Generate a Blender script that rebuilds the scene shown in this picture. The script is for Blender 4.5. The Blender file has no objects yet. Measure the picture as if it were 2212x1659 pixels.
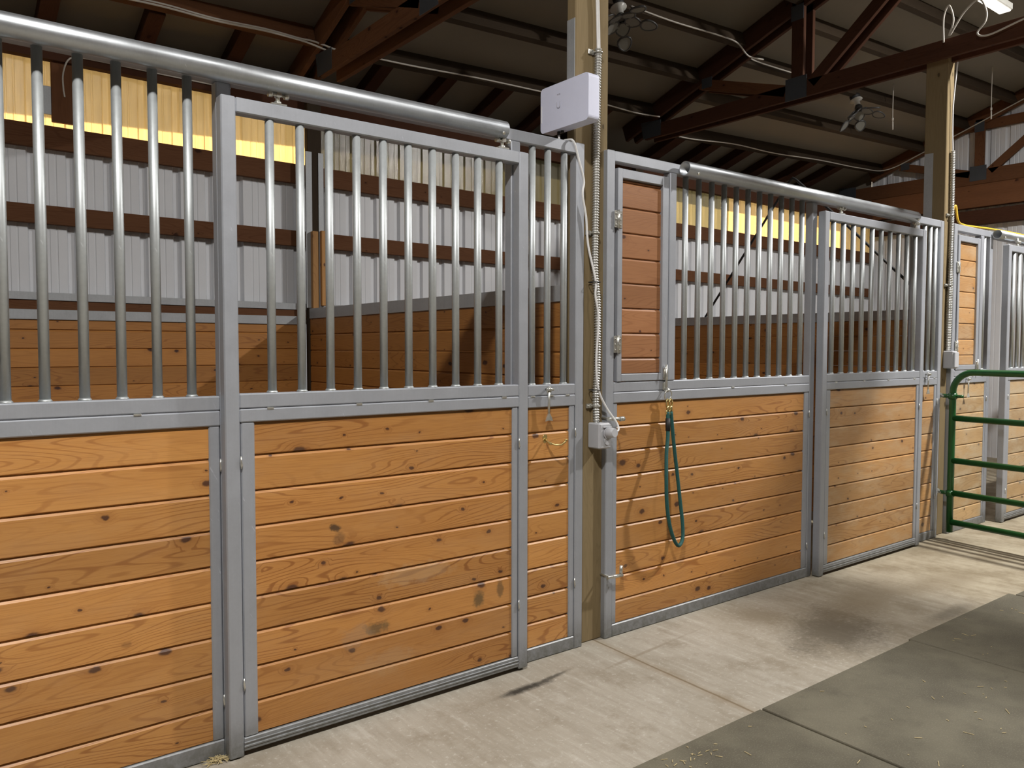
import bpy, bmesh, math, random
from mathutils import Vector, Matrix
R = random.Random(7)
S = bpy.context.scene
COL = S.collection
PI = math.pi

# ------------------------------------------------------------------ node helpers
def new_mat(name):
    m = bpy.data.materials.new(name); m.use_nodes = True
    nt = m.node_tree; nt.nodes.clear()
    out = nt.nodes.new('ShaderNodeOutputMaterial')
    b = nt.nodes.new('ShaderNodeBsdfPrincipled')
    nt.links.new(b.outputs[0], out.inputs[0])
    return m, nt, b, out
class N:
    def __init__(s, nt): s.nt = nt
    def node(s, t, **kw):
        n = s.nt.nodes.new(t)
        for k, v in kw.items(): setattr(n, k, v)
        return n
    def link(s, a, b):
        if isinstance(a, (int, float)): b.default_value = a
        elif isinstance(a, tuple):
            b.default_value = a if len(a) == len(b.default_value) else (*a, 1)
        else: s.nt.links.new(a, b)
    def math(s, op, a, b=0.0, c=0.0, clamp=False):
        n = s.node('ShaderNodeMath', operation=op, use_clamp=clamp)
        s.link(a, n.inputs[0]); s.link(b, n.inputs[1]); s.link(c, n.inputs[2]); return n.outputs[0]
    def vec(s, x, y, z=0.0):
        n = s.node('ShaderNodeCombineXYZ')
        s.link(x, n.inputs[0]); s.link(y, n.inputs[1]); s.link(z, n.inputs[2]); return n.outputs[0]
    def sep(s, v):
        n = s.node('ShaderNodeSeparateXYZ'); s.link(v, n.inputs[0]); return n.outputs
    def mix(s, f, a, b, blend='MIX'):
        n = s.node('ShaderNodeMix', data_type='RGBA', blend_type=blend)
        s.link(f, n.inputs[0]); s.link(a, n.inputs[6]); s.link(b, n.inputs[7]); return n.outputs[2]
    def noise(s, v, scale=1.0, detail=3.0, rough=0.5, dist=0.0):
        n = s.node('ShaderNodeTexNoise')
        s.link(v, n.inputs['Vector']); s.link(scale, n.inputs['Scale']); s.link(detail, n.inputs['Detail'])
        s.link(rough, n.inputs['Roughness']); s.link(dist, n.inputs['Distortion']); return n.outputs[0]
    def ramp(s, f, lo, hi, a=0.0, b=1.0, smooth=True):
        n = s.node('ShaderNodeMapRange', interpolation_type='SMOOTHSTEP' if smooth else 'LINEAR')
        s.link(f, n.inputs[0]); s.link(lo, n.inputs[1]); s.link(hi, n.inputs[2]); s.link(a, n.inputs[3]); s.link(b, n.inputs[4])
        return n.outputs[0]
    def bump(s, h, strength=0.2, dist=0.01):
        n = s.node('ShaderNodeBump'); s.link(h, n.inputs['Height'])
        n.inputs['Strength'].default_value = strength; n.inputs['Distance'].default_value = dist; return n.outputs[0]
    def coord(s, which='Object'): return s.node('ShaderNodeTexCoord').outputs[which]

def wood(name, light, dark, knot, knots=0.66, lines=0.6, rough=0.34, spec=0.5, wear=0.0, tint=0.35, wearcol=(.5,.4,.27), smudges=()):
    m, nt, b, out = new_mat(name); n = N(nt)
    u, v, _ = n.sep(n.coord('UV'))
    uv = n.vec(u, v)
    # knots: scattered cells
    kv = n.vec(n.math('MULTIPLY', u, 5.2), n.math('MULTIPLY', v, 8.5))
    kd = n.node('ShaderNodeTexNoise'); n.link(n.vec(n.math('MULTIPLY', u, 40), n.math('MULTIPLY', v, 40)), kd.inputs['Vector'])
    n.link(1.0, kd.inputs['Scale'])
    kvw = n.node('ShaderNodeVectorMath', operation='MULTIPLY_ADD')
    n.link(kd.outputs['Color'], kvw.inputs[0]); kvw.inputs[1].default_value = (.10, .10, 0); n.link(kv, kvw.inputs[2])
    vo = n.node('ShaderNodeTexVoronoi', voronoi_dimensions='2D'); n.link(kvw.outputs[0], vo.inputs['Vector']); n.link(1.0, vo.inputs['Scale'])
    cr = n.node('ShaderNodeSeparateColor'); n.link(vo.outputs['Color'], cr.inputs[0])
    has = n.ramp(cr.outputs[0], 1 - knots, 1 - knots + .01)
    size = n.math('MULTIPLY_ADD', n.math('POWER', cr.outputs[1], 2.6), .12, .028)
    rel = n.math('DIVIDE', vo.outputs['Distance'], size)
    kmask = n.math('MULTIPLY', n.ramp(rel, .55, 1.15, 1, 0), has)
    halo = n.math('MULTIPLY', n.ramp(rel, .8, 3.2, 1, 0), has)
    # growth rings: contour lines of a stretched field, bent round the knots
    f1 = n.noise(n.vec(n.math('MULTIPLY', u, .9), n.math('MULTIPLY', v, 7.0)), 1.0, 1.5, .45)
    f2 = n.noise(n.vec(n.math('MULTIPLY', u, 5.0), n.math('MULTIPLY', v, 60.0)), 1.0, 2.0, .5)
    g = n.math('MULTIPLY_ADD', f1, 26.0, n.math('MULTIPLY', v, 30.0))
    g = n.math('MULTIPLY_ADD', halo, 1.6, g)
    g = n.math('MULTIPLY_ADD', f2, .22, g)
    sn = n.math('SINE', n.math('MULTIPLY', g, 2 * PI))
    line = n.ramp(sn, .55, 1.0)
    amt = n.noise(n.vec(n.math('MULTIPLY', u, 1.3), n.math('MULTIPLY', v, 3.0)), 1.0, 1.0)
    line = n.math('MULTIPLY', line, n.ramp(amt, .35, .65, .15, 1.0))
    fib = n.noise(n.vec(n.math('MULTIPLY', u, 7.0), n.math('MULTIPLY', v, 240.0)), 1.0, 2.0)
    base = n.mix(n.ramp(n.noise(n.vec(n.math('MULTIPLY', u, 1.1), n.math('MULTIPLY', v, 9.0)), 1.0, 3.0), .3, .7), light, tuple(.78 * l + .22 * d for l, d in zip(light, dark)))
    col = n.mix(n.math('MULTIPLY', line, lines), base, dark)
    col = n.mix(n.math('MULTIPLY', n.ramp(fib, .42, .75), .36), col, dark)
    col = n.mix(n.math('MULTIPLY', halo, .35), col, dark)
    col = n.mix(kmask, col, knot)
    # every board has its own tone
    wn = n.node('ShaderNodeTexWhiteNoise', noise_dimensions='1D'); n.link(n.math('FLOOR', n.math('DIVIDE', v, 3.0)), wn.inputs['W'])
    hs = n.node('ShaderNodeHueSaturation')
    n.link(n.math('MULTIPLY_ADD', wn.outputs['Value'], tint, 1 - tint * .55), hs.inputs['Value'])
    n.link(1.0, hs.inputs['Fac']); n.link(col, hs.inputs['Color']); col = hs.outputs[0]
    if wear > 0:
        w1 = n.noise(n.vec(n.math('MULTIPLY', u, 3.0), n.math('MULTIPLY', v, 8.0)), 1.0, 5.0, .65)
        col = n.mix(n.math('MULTIPLY', n.ramp(w1, .42, .68), wear), col, wearcol)
    if smudges:
        ox, oy, oz = n.sep(n.coord('Object'))
        sm = n.noise(n.coord('Object'), 22.0, 5.0, .7)
        for (sx, sz, rx, rz, amt, sc_) in smudges:
            a = n.math('DIVIDE', n.math('SUBTRACT', ox, sx), rx); c2 = n.math('DIVIDE', n.math('SUBTRACT', oz, sz), rz)
            d = n.math('SQRT', n.math('ADD', n.math('MULTIPLY', a, a), n.math('MULTIPLY', c2, c2)))
            d = n.math('ADD', d, n.math('MULTIPLY_ADD', sm, 2.0, -1.0))
            col = n.mix(n.math('MULTIPLY', n.ramp(d, .4, 1.0, 1, 0), amt), col, sc_)
    n.link(col, b.inputs['Base Color'])
    n.link(n.math('MULTIPLY_ADD', fib, .15, rough), b.inputs['Roughness'])
    b.inputs['Specular IOR Level'].default_value = spec
    n.link(n.bump(n.math('ADD', fib, n.math('MULTIPLY', kmask, -.5)), .12, .002), b.inputs['Normal'])
    return m

def steel(name, base, metallic=.55, rough=.40, var=.16, dirt=0.0, streak=True):
    m, nt, b, out = new_mat(name); n = N(nt)
    co = n.coord('Object')
    a = n.noise(co, 9.0, 4.0, .6); s2 = n.noise(co, 90.0, 2.0, .5)
    x, y, z = n.sep(co)
    f = n.math('MULTIPLY_ADD', n.math('SUBTRACT', a, .5), var * 2, 1.0)
    f = n.math('MULTIPLY_ADD', n.math('SUBTRACT', s2, .5), var, f)
    sv = n.noise(n.vec(n.math('MULTIPLY', x, 160.0), n.math('MULTIPLY', y, 160.0), n.math('MULTIPLY', z, 2.5)), 1.0, 4.0, .7)
    f = n.math('MULTIPLY_ADD', n.math('SUBTRACT', sv, .5), var * 1.3, f)
    scr = n.noise(n.vec(n.math('MULTIPLY', n.math('ADD', x, n.math('MULTIPLY', z, .5)), 90.0), n.math('MULTIPLY', y, 90.0), n.math('MULTIPLY', z, 14.0)), 1.0, 3.0, .6)
    f = n.math('MULTIPLY_ADD', n.ramp(scr, .68, .74), .30, f)
    col = n.mix(1.0, base, n.vec(f, f, f), 'MULTIPLY')
    if dirt > 0:
        d = n.noise(co, 30.0, 5.0, .7)
        low = n.ramp(z, 0.0, .18, 1, 0)
        col = n.mix(n.math('MULTIPLY', n.math('MULTIPLY', n.ramp(d, .15, .70, .35, 1), low), dirt), col, (.135, .135, .115))
    n.link(col, b.inputs['Base Color']); b.inputs['Metallic'].default_value = metallic
    n.link(n.math('MULTIPLY_ADD', a, .22, rough - .1), b.inputs['Roughness'])
    n.link(n.bump(n.math('ADD', a, s2), .05, .002), b.inputs['Normal'])
    return m

def plain(name, col, rough=.5, metallic=0.0, spec=.5, var=0.12, scale=25.0, bump=0.0):
    m, nt, b, out = new_mat(name); n = N(nt)
    a = n.noise(n.coord('Object'), scale, 4.0, .6)
    f = n.math('MULTIPLY_ADD', n.math('SUBTRACT', a, .5), var * 2, 1.0)
    n.link(n.mix(1.0, col, n.vec(f, f, f), 'MULTIPLY'), b.inputs['Base Color'])
    b.inputs['Roughness'].default_value = rough; b.inputs['Metallic'].default_value = metallic
    b.inputs['Specular IOR Level'].default_value = spec
    if bump: n.link(n.bump(a, bump, .004), b.inputs['Normal'])
    return m

def emit(name, col, strength):
    m, nt, b, out = new_mat(name)
    b.inputs['Base Color'].default_value = (.8, .8, .8, 1)
    b.inputs['Emission Color'].default_value = (*col, 1); b.inputs['Emission Strength'].default_value = strength
    return m

M = {}
M['board'] = wood('honey_board', (.53, .257, .074), (.28, .102, .024), (.085, .033, .015), lines=.75, wear=.12, wearcol=(.45, .30, .17))
SMUDGE = [(1.062, .372, .035, .05, .75, (.07, .06, .03)), (1.175, .385, .022, .05, .6, (.07, .055, .03)), (.575, .345, .06, .035, .7, (.09, .07, .035)), (.49, .335, .09, .05, .3, (.34, .25, .17)),
          (.405, .762, .026, .018, .85, (.045, .03, .02)), (.42, .72, .03, .03, .5, (.10, .055, .03)), (.62, .20, .16, .06, .22, (.42, .30, .18)), (.75, .53, .2, .05, .3, (.52, .36, .20))]
M['board_door'] = wood('honey_door_board', (.49, .230, .064), (.26, .094, .022), (.085, .033, .015), lines=.85, wear=.12, wearcol=(.45, .30, .17), knots=.72, smudges=SMUDGE)
M['board_worn'] = wood('worn_board', (.48, .270, .105), (.27, .120, .036), (.065, .026, .015), knots=.45, wear=.35)
M['board_pale'] = wood('pale_worn_board', (.50, .335, .165), (.29, .170, .070), (.09, .045, .025), knots=.35, wear=.65, wearcol=(.50, .42, .29))
M['board_red'] = wood('cedar_board', (.36, .165, .070), (.21, .080, .028), (.08, .03, .016), knots=.25, lines=.45, tint=.3)
M['board_in'] = wood('lining_board', (.43, .190, .045), (.24, .085, .018), (.05, .016, .008), knots=.4, rough=.5)
M['lumber'] = wood('brown_lumber', (.150, .066, .030), (.080, .031, .013), (.04, .015, .008), knots=.25, lines=.4, rough=.75, spec=.2, tint=.35)
M['lumber_dark'] = wood('dark_lumber', (.075, .032, .018), (.042, .017, .010), (.03, .012, .008), knots=.2, lines=.4, rough=.8, spec=.15, tint=.3)
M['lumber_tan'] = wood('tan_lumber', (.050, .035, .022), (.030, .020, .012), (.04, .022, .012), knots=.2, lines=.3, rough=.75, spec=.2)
M['post'] = wood('treated_post', (.225, .170, .092), (.145, .108, .055), (.07, .05, .028), knots=.2, lines=.45, rough=.75, spec=.2, wear=.3, wearcol=(.19, .145, .08), tint=.12)
M['stud'] = wood('fresh_stud', (.50, .26, .085), (.32, .14, .04), (.10, .04, .02), knots=.3, lines=.4, rough=.6)
M['steel'] = steel('galvanized_tube', (.365, .385, .425), metallic=.35, rough=.46, var=.09, dirt=.85)
M['steel_bar'] = steel('galvanized_bar', (.47, .50, .51), metallic=.65, rough=.47, var=.14, dirt=0)
M['steel_track'] = steel('galvanized_track', (.44, .465, .49), metallic=.85, rough=.38, var=.12)
M['steel_dull'] = steel('dull_zinc', (.40, .42, .44), metallic=.4, rough=.5)
M['zinc'] = steel('bright_zinc', (.62, .62, .58), metallic=.8, rough=.3)
M['brass'] = steel('brass_snap', (.62, .50, .22), metallic=.85, rough=.28)
M['gusset'] = steel('truss_plate', (.07, .08, .095), metallic=.4, rough=.55)
M['conduit'] = steel('conduit_steel', (.50, .50, .48), metallic=.6, rough=.38)
M['white_cable'] = plain('white_cable', (.74, .74, .74), .4)
M['grey_cable'] = plain('pale_cable', (.55, .52, .47), .5)
M['router'] = plain('white_plastic', (.70, .73, .90), .35, var=.03)
M['logo'] = plain('grey_print', (.40, .40, .47), .5)
M['box_grey'] = plain('grey_box', (.46, .47, .50), .45, var=.05)
M['green'] = plain('green_paint', (.008, .080, .016), .32, var=.25, spec=.6)
M['rope'] = plain('teal_rope', (.012, .085, .080), .75, var=.4, scale=160, bump=.4)
M['black'] = plain('black_rubber', (.012, .012, .013), .6)
M['yellow'] = plain('yellow_cord', (.62, .40, .03), .5)
M['porcelain'] = plain('white_porcelain', (.62, .62, .58), .3)
M['lampgrey'] = plain('lamp_grey', (.045, .045, .045), .4)
M['lamplens'] = plain('lamp_lens', (.20, .20, .18), .35)
M['deck'] = plain('insulated_deck', (.225, .197, .157), .9, var=.07, scale=2.0)
M['wall_metal'] = plain('white_wall_sheet', (.68, .70, .735), .45, var=.06, scale=4.0, spec=.4)
M['dark_wall'] = plain('dark_brown_boards', (.13, .085, .05), .8)  # dark wood tone, keeps bounce off the unseen walls low
M['hay'] = plain('hay', (.55, .45, .24), .9, var=.3)
M['led'] = emit('led_diffuser', (1, .93, .80), 3.0)

def floor_mat():
    m, nt, b, out = new_mat('broomed_concrete'); n = N(nt)
    co = n.coord('Object'); x, y, z = n.sep(co)
    big = n.noise(co, 1.6, 4.0, .6); mid = n.noise(co, 7.0, 5.0, .65); fine = n.noise(co, 120.0, 3.0, .6)
    br = n.noise(n.vec(n.math('MULTIPLY', x, 22.0), n.math('MULTIPLY', y, 2.4)), 1.0, 4.0, .65)
    br2 = n.noise(n.vec(n.math('MULTIPLY', x, 2.2), n.math('MULTIPLY', y, 22.0)), 1.0, 4.0, .65)
    sp = n.noise(co, 45.0, 5.0, .75); cl_ = n.noise(co, 3.6, 6.0, .7)
    col = n.mix(n.ramp(big, .3, .7), (.385, .355, .300), (.315, .285, .232))
    col = n.mix(n.math('MULTIPLY', n.ramp(br, .42, .66), .30), col, (.215, .185, .14))
    col = n.mix(n.math('MULTIPLY', n.ramp(br, .44, .30, 0, 1), .25), col, (.58, .56, .51))
    col = n.mix(n.math('MULTIPLY', n.ramp(cl_, .50, .70), .55), col, (.20, .165, .115))
    col = n.mix(n.math('MULTIPLY', n.ramp(cl_, .30, .44, 1, 0), .40), col, (.50, .48, .43))
    col = n.mix(n.math('MULTIPLY', n.ramp(sp, .55, .70), .45), col, (.62, .60, .55))
    col = n.mix(n.math('MULTIPLY', n.ramp(sp, .33, .42, 1, 0), .45), col, (.27, .235, .18))
    col = n.mix(n.math('MULTIPLY', n.ramp(fine, .60, .72), .25), col, (.62, .58, .50))
    # the far end of the aisle is browner
    col = n.mix(n.ramp(n.math('ADD', x, n.math('MULTIPLY', big, 2.0)), 3.9, 6.6, 0, .8), col, n.mix(n.ramp(n.math('MULTIPLY_ADD', cl_, .75, n.math('MULTIPLY', br, .25)), .38, .62), (.36, .315, .225), (.215, .175, .11)))
    # spilled stains with shapes of their own
    def stain(c, cx, cy, rx, ry, rot, amt, colr, edge=.55):
        dx = n.math('SUBTRACT', x, cx); dy = n.math('SUBTRACT', y, cy)
        ca, sa = math.cos(rot), math.sin(rot)
        a = n.math('DIVIDE', n.math('MULTIPLY_ADD', dx, ca, n.math('MULTIPLY', dy, sa)), rx)
        bb = n.math('DIVIDE', n.math('MULTIPLY_ADD', dx, -sa, n.math('MULTIPLY', dy, ca)), ry)
        d = n.math('SQRT', n.math('ADD', n.math('MULTIPLY', a, a), n.math('MULTIPLY', bb, bb)))
        d = n.math('ADD', d, n.math('MULTIPLY_ADD', cl_, 2.2, -1.1))
        d = n.math('ADD', d, n.math('MULTIPLY_ADD', sp, .9, -.45))
        d = n.math('ADD', d, n.math('MULTIPLY_ADD', br, .5, -.25))
        return n.mix(n.math('MULTIPLY', n.ramp(d, edge - .35, 1.25, 1, 0), amt), c, colr)
    col = stain(col, 3.72, -.62, .42, .26, .35, .85, (.10, .083, .058))
    col = stain(col, 3.62, -.25, .20, .22, 0, .7, (.19, .155, .105))
    col = stain(col, 4.35, -.45, .55, .16, .2, .55, (.20, .16, .105))
    col = stain(col, 5.0, -.55, .5, .12, -.1, .5, (.20, .16, .105))
    col = stain(col, 2.03, -.205, .17, .028, .02, .95, (.030, .026, .020), .5)
    col = stain(col, 2.22, -.185, .16, .016, .15, .8, (.05, .044, .034), .5)
    col = stain(col, 2.75, -.235, .42, .012, .10, .5, (.20, .16, .11))
    col = stain(col, 4.5, -.86, .28, .06, 0, .55, (.09, .08, .06))
    # tooled joint across the aisle
    j = n.math('ABSOLUTE', n.math('SUBTRACT', x, n.math('MULTIPLY_ADD', n.math('SUBTRACT', mid, .5), .012, n.math('MULTIPLY_ADD', y, .035, 2.667))))
    jm = n.ramp(j, .003, .009, 1, 0)
    col = n.mix(n.math('MULTIPLY', jm, .8), col, (.13, .095, .055))
    jm2 = n.ramp(j, .01, .05, 1, 0)
    col = n.mix(n.math('MULTIPLY', jm2, .3), col, (.25, .19, .12))
    n.link(col, b.inputs['Base Color']); b.inputs['Roughness'].default_value = .82
    b.inputs['Specular IOR Level'].default_value = .25
    h = n.math('ADD', n.math('MULTIPLY', br, .6), n.math('MULTIPLY', fine, .5))
    h = n.math('MULTIPLY_ADD', jm, -1.5, h)
    n.link(n.bump(h, .30, .004), b.inputs['Normal'])
    return m
M['floor'] = floor_mat()

def mat_mat():
    m, nt, b, out = new_mat('dusty_rubber'); n = N(nt)
    co = n.node('ShaderNodeNewGeometry').outputs['Position']; x, y, z = n.sep(co)
    big = n.noise(co, 2.2, 4.0, .6); fine = n.noise(co, 170.0, 4.0, .7); mid = n.noise(co, 14.0, 4.0, .6)
    col = n.mix(n.ramp(big, .32, .68), (.150, .138, .100), (.092, .083, .060))
    col = n.mix(n.math('MULTIPLY', n.ramp(fine, .5, .7), .4), col, (.26, .245, .19))
    col = n.mix(n.math('MULTIPLY', n.ramp(mid, .55, .75), .35), col, (.075, .068, .05))
    n.link(col, b.inputs['Base Color']); b.inputs['Roughness'].default_value = .8
    b.inputs['Specular IOR Level'].default_value = .3
    st = n.math('SINE', n.math('MULTIPLY', n.math('ADD', x, y), 420.0))
    n.link(n.bump(n.math('ADD', fine, n.math('MULTIPLY', st, .12)), .3, .003), b.inputs['Normal'])
    return m
M['mat'] = mat_mat()

def translucent(name, tr, df):
    m, nt, b, out = new_mat(name); n = N(nt)
    co = n.coord('Object'); x, y, z = n.sep(co)
    st = n.noise(n.vec(n.math('MULTIPLY', x, 60.0), 0.0, n.math('MULTIPLY', z, 3.0)), 1.0, 4.0, .65)
    f = n.math('MULTIPLY_ADD', st, .5, .75)
    t = n.node('ShaderNodeBsdfTranslucent'); n.link(n.mix(1.0, tr, n.vec(f, f, f), 'MULTIPLY'), t.inputs[0])
    d = n.node('ShaderNodeBsdfDiffuse'); n.link(df, d.inputs[0])
    g = n.node('ShaderNodeBsdfGlossy'); n.link(.18, g.inputs['Roughness'])
    n.link(n.bump(n.noise(co, 110.0, 3.0, .6), .5, .003), g.inputs['Normal'])
    m1 = n.node('ShaderNodeMixShader'); n.link(.45, m1.inputs[0]); n.link(t.outputs[0], m1.inputs[1]); n.link(d.outputs[0], m1.inputs[2])
    m2 = n.node('ShaderNodeMixShader'); n.link(.06, m2.inputs[0]); n.link(m1.outputs[0], m2.inputs[1]); n.link(g.outputs[0], m2.inputs[2])
    nt.nodes.remove(b); n.link(m2.outputs[0], out.inputs[0])
    return m
M['panel_yellow'] = translucent('yellowed_fibreglass', (.88, .69, .40), (.48, .38, .23))
M['panel_half_shade'] = translucent('half_shaded_fibreglass', (.42, .36, .22), (.36, .32, .22))  # same sheet with weaker daylight from outside put into its colour
M['panel_shade'] = translucent('shaded_fibreglass', (.20, .18, .12), (.22, .20, .15))  # shade outside this bay is put into the sheet colour

# ------------------------------------------------------------------ mesh helpers
class B:
    """collects shapes in world metres; .obj() links them as ONE mesh object"""
    def __init__(s):
        s.bm = bmesh.new(); s.uv = s.bm.loops.layers.uv.new('UVMap')
    def box(s, x0, x1, y0, y1, z0, z1, bev=.003):
        return s.obox(Vector(((x0 + x1) / 2, (y0 + y1) / 2, (z0 + z1) / 2)), (abs(x1 - x0), abs(y1 - y0), abs(z1 - z0)), Matrix.Identity(3), bev)
    def obox(s, c, size, rot, bev=.003):
        g = bmesh.ops.create_cube(s.bm, size=1.0); vs = g['verts']
        for v in vs: v.co = Vector((v.co.x * size[0], v.co.y * size[1], v.co.z * size[2]))
        if bev > 0 and min(size) > 2.2 * bev:
            es = list({e for v in vs for e in v.link_edges})
            r = bmesh.ops.bevel(s.bm, geom=es, offset=bev, segments=1, affect='EDGES', profile=.5)
            vs = list({v for f in r['faces'] for v in f.verts} | {v for v in vs if v.is_valid})
        fs = {f for v in vs for f in v.link_faces}
        ax = max(range(3), key=lambda i: size[i]); o = [i for i in range(3) if i != ax]
        ro, k = R.random() * 40, R.randrange(400)
        for f in fs:
            for l in f.loops:
                p = l.vert.co
                l[s.uv].uv = (p[ax] + ro, p[o[0]] + p[o[1]] + 1.5 + 3.0 * k)
        for v in vs: v.co = c + rot @ v.co
        return s
    def beam(s, p0, p1, w, h, up=(0, 0, 1), bev=.003):
        """bar from p0 to p1; h is measured along 'up', w across"""
        p0, p1 = Vector(p0), Vector(p1); d = (p1 - p0); L = d.length; d.normalize()
        u = Vector(up); u = (u - d * u.dot(d)).normalized(); r = d.cross(u)
        return s.obox((p0 + p1) / 2, (L, w, h), Matrix((d, r, u)).transposed(), bev)
    def plank(s, a0, a1, y0, y1, z0, z1, axis='x', ch=.006):
        """one board with chamfered long edges on its y0 face; runs along x (face -y) or, axis='y', along y (face -x)"""
        prof = [(y0 + .0075, z0), (y0, z0 + .0045), (y0, z1 - .0105), (y0 + .0085, z1), (y1, z1), (y1, z0)]
        rows = []
        for a in (a0, a1):
            rows.append([s.bm.verts.new((a, p, z) if axis == 'x' else (p, a, z)) for p, z in prof])
        ro, k = R.random() * 40, R.randrange(400)
        fs = []
        for i in range(6):
            j = (i + 1) % 6
            fs.append(s.bm.faces.new((rows[0][i], rows[0][j], rows[1][j], rows[1][i])))
        fs.append(s.bm.faces.new(rows[0][::-1])); fs.append(s.bm.faces.new(rows[1]))
        for f in fs:
            for l in f.loops:
                p = l.vert.co; a = p.x if axis == 'x' else p.y; q = p.y if axis == 'x' else p.x
                l[s.uv].uv = (a + ro, (p.z - z0) + (q - y0) * .5 + 1.4 + 3.0 * k)
        return s
    def planks(s, a0, a1, y0, y1, z0, z1, lines, axis='x'):
        zs = [z0] + sorted(l for l in lines if z0 + .01 < l < z1 - .005) + [z1]
        for b0, b1 in zip(zs[:-1], zs[1:]): s.plank(a0, a1, y0, y1, b0 + .0006, b1 - .0006, axis)
        return s
    def tube(s, pts, r, seg=12, cyc=False, rad=None, cap=True):
        pts = [Vector(p) for p in pts]; n = len(pts); rings = []
        ref = None
        for i, p in enumerate(pts):
            if cyc: t = pts[(i + 1) % n] - pts[i - 1]
            else: t = pts[min(i + 1, n - 1)] - pts[max(i - 1, 0)]
            t.normalize()
            if ref is None: ref = t.orthogonal().normalized()
            ref = (ref - t * ref.dot(t)); 
            if ref.length < 1e-5: ref = t.orthogonal()
            ref.normalize(); b2 = t.cross(ref); rr = rad[i] if rad else r
            rings.append([s.bm.verts.new(p + (ref * math.cos(2 * PI * k / seg) + b2 * math.sin(2 * PI * k / seg)) * rr) for k in range(seg)])
        for i in range(n if cyc else n - 1):
            a, c = rings[i], rings[(i + 1) % n]
            for k in range(seg):
                f = s.bm.faces.new((a[k], a[(k + 1) % seg], c[(k + 1) % seg], c[k])); f.smooth = True
        if not cyc and cap:
            s.bm.faces.new(rings[0][::-1]); s.bm.faces.new(rings[-1])
        return s
    def hollow(s, p0, p1, r, t, seg=20):
        """open pipe with wall thickness"""
        p0, p1 = Vector(p0), Vector(p1); d = (p1 - p0).normalized(); a = d.orthogonal().normalized(); b2 = d.cross(a)
        R4 = []
        for p, rr in ((p0, r), (p1, r), (p1, r - t), (p0, r - t)):
            R4.append([s.bm.verts.new(p + (a * math.cos(2 * PI * k / seg) + b2 * math.sin(2 * PI * k / seg)) * rr) for k in range(seg)])
        for i in range(4):
            for k in range(seg):
                q = R4[(i + 1) % 4]
                f = s.bm.faces.new((R4[i][k], R4[i][(k + 1) % seg], q[(k + 1) % seg], q[k])); f.smooth = (i % 2 == 0)
        return s
    def quad(s, *pts):
        s.bm.faces.new([s.bm.verts.new(p) for p in pts]); return s
    def prism(s, pts, off):
        """flat polygon pushed along off"""
        a = [s.bm.verts.new(p) for p in pts]; b2 = [s.bm.verts.new(Vector(p) + Vector(off)) for p in pts]
        s.bm.faces.new(a[::-1]); s.bm.faces.new(b2); n = len(a)
        for i in range(n): s.bm.faces.new((a[i], a[(i + 1) % n], b2[(i + 1) % n], b2[i]))
        return s
    def obj(s, name, mat, parent=None, origin=None, smooth=False):
        bmesh.ops.recalc_face_normals(s.bm, faces=s.bm.faces)
        me = bpy.data.meshes.new(name)
        if parent is not None:
            r = parent
            while r.parent: r = r.parent
            off = r.location.copy()
        elif origin is not None: off = Vector(origin)
        else:
            c = [v.co for v in s.bm.verts]
            off = Vector(((min(v.x for v in c) + max(v.x for v in c)) / 2, (min(v.y for v in c) + max(v.y for v in c)) / 2, min(v.z for v in c)))
        for v in s.bm.verts: v.co -= off
        s.bm.to_mesh(me); s.bm.free()
        me.materials.append(M[mat] if isinstance(mat, str) else mat)
        o = bpy.data.objects.new(name, me); COL.objects.link(o)
        if parent is not None: o.parent = parent
        else: o.location = off
        return o
def tag(o, label, cat, group=None, kind=None):
    o['label'] = label; o['category'] = cat
    if group: o['group'] = group
    if kind: o['kind'] = kind
    return o
def thing(name, loc, label, cat, group=None):
    o = bpy.data.objects.new(name, None); COL.objects.link(o); o.location = loc; o.empty_display_size = .1
    return tag(o, label, cat, group)
def struct(o): o['kind'] = 'structure'; return o
def copies(name, src, parent, locs):
    """repeat a part that shares its mesh"""
    for l in locs:
        c = src.copy(); COL.objects.link(c); c.parent = parent; c.location = l

# bars: two shared meshes
def bar_mesh(h, r=.0155):
    b = B(); b.tube([(0, 0, 0), (0, 0, h)], r, 14)
    # the weld beads that fix it
    b.tube([(0, 0, -.001), (0, 0, .004), (0, 0, .008)], r, 14, rad=[r + .005, r + .004, r])
    return b
def bars(parent, xs, y, z0, z1):
    off = parent.location
    b = bar_mesh(z1 - z0)
    first = None
    for x in xs:
        loc = Vector((x, y, z0)) - off
        if first is None:
            first = b.obj('bar', 'steel_bar', parent=None, origin=(0, 0, 0)); first.parent = parent; first.location = loc
        else: copies('bar', first, parent, [loc])

# ------------------------------------------------------------------ levels shared by the stall fronts
T = .051
ZT, ZTB = 2.392, 2.340
MU1, MU0, ML1, ML0 = 1.269, 1.2198, 1.2182, 1.166
LINES_F = [1.0515 - .125 * i for i in range(9)]
LINES_D = [1.061 - .125 * i for i in range(9)]

def member(parent, name, *boxes, mat='steel', bev=.004):
    b = B()
    for q in boxes: b.box(*q, bev=bev)
    return b.obj(name, mat, parent)

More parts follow.
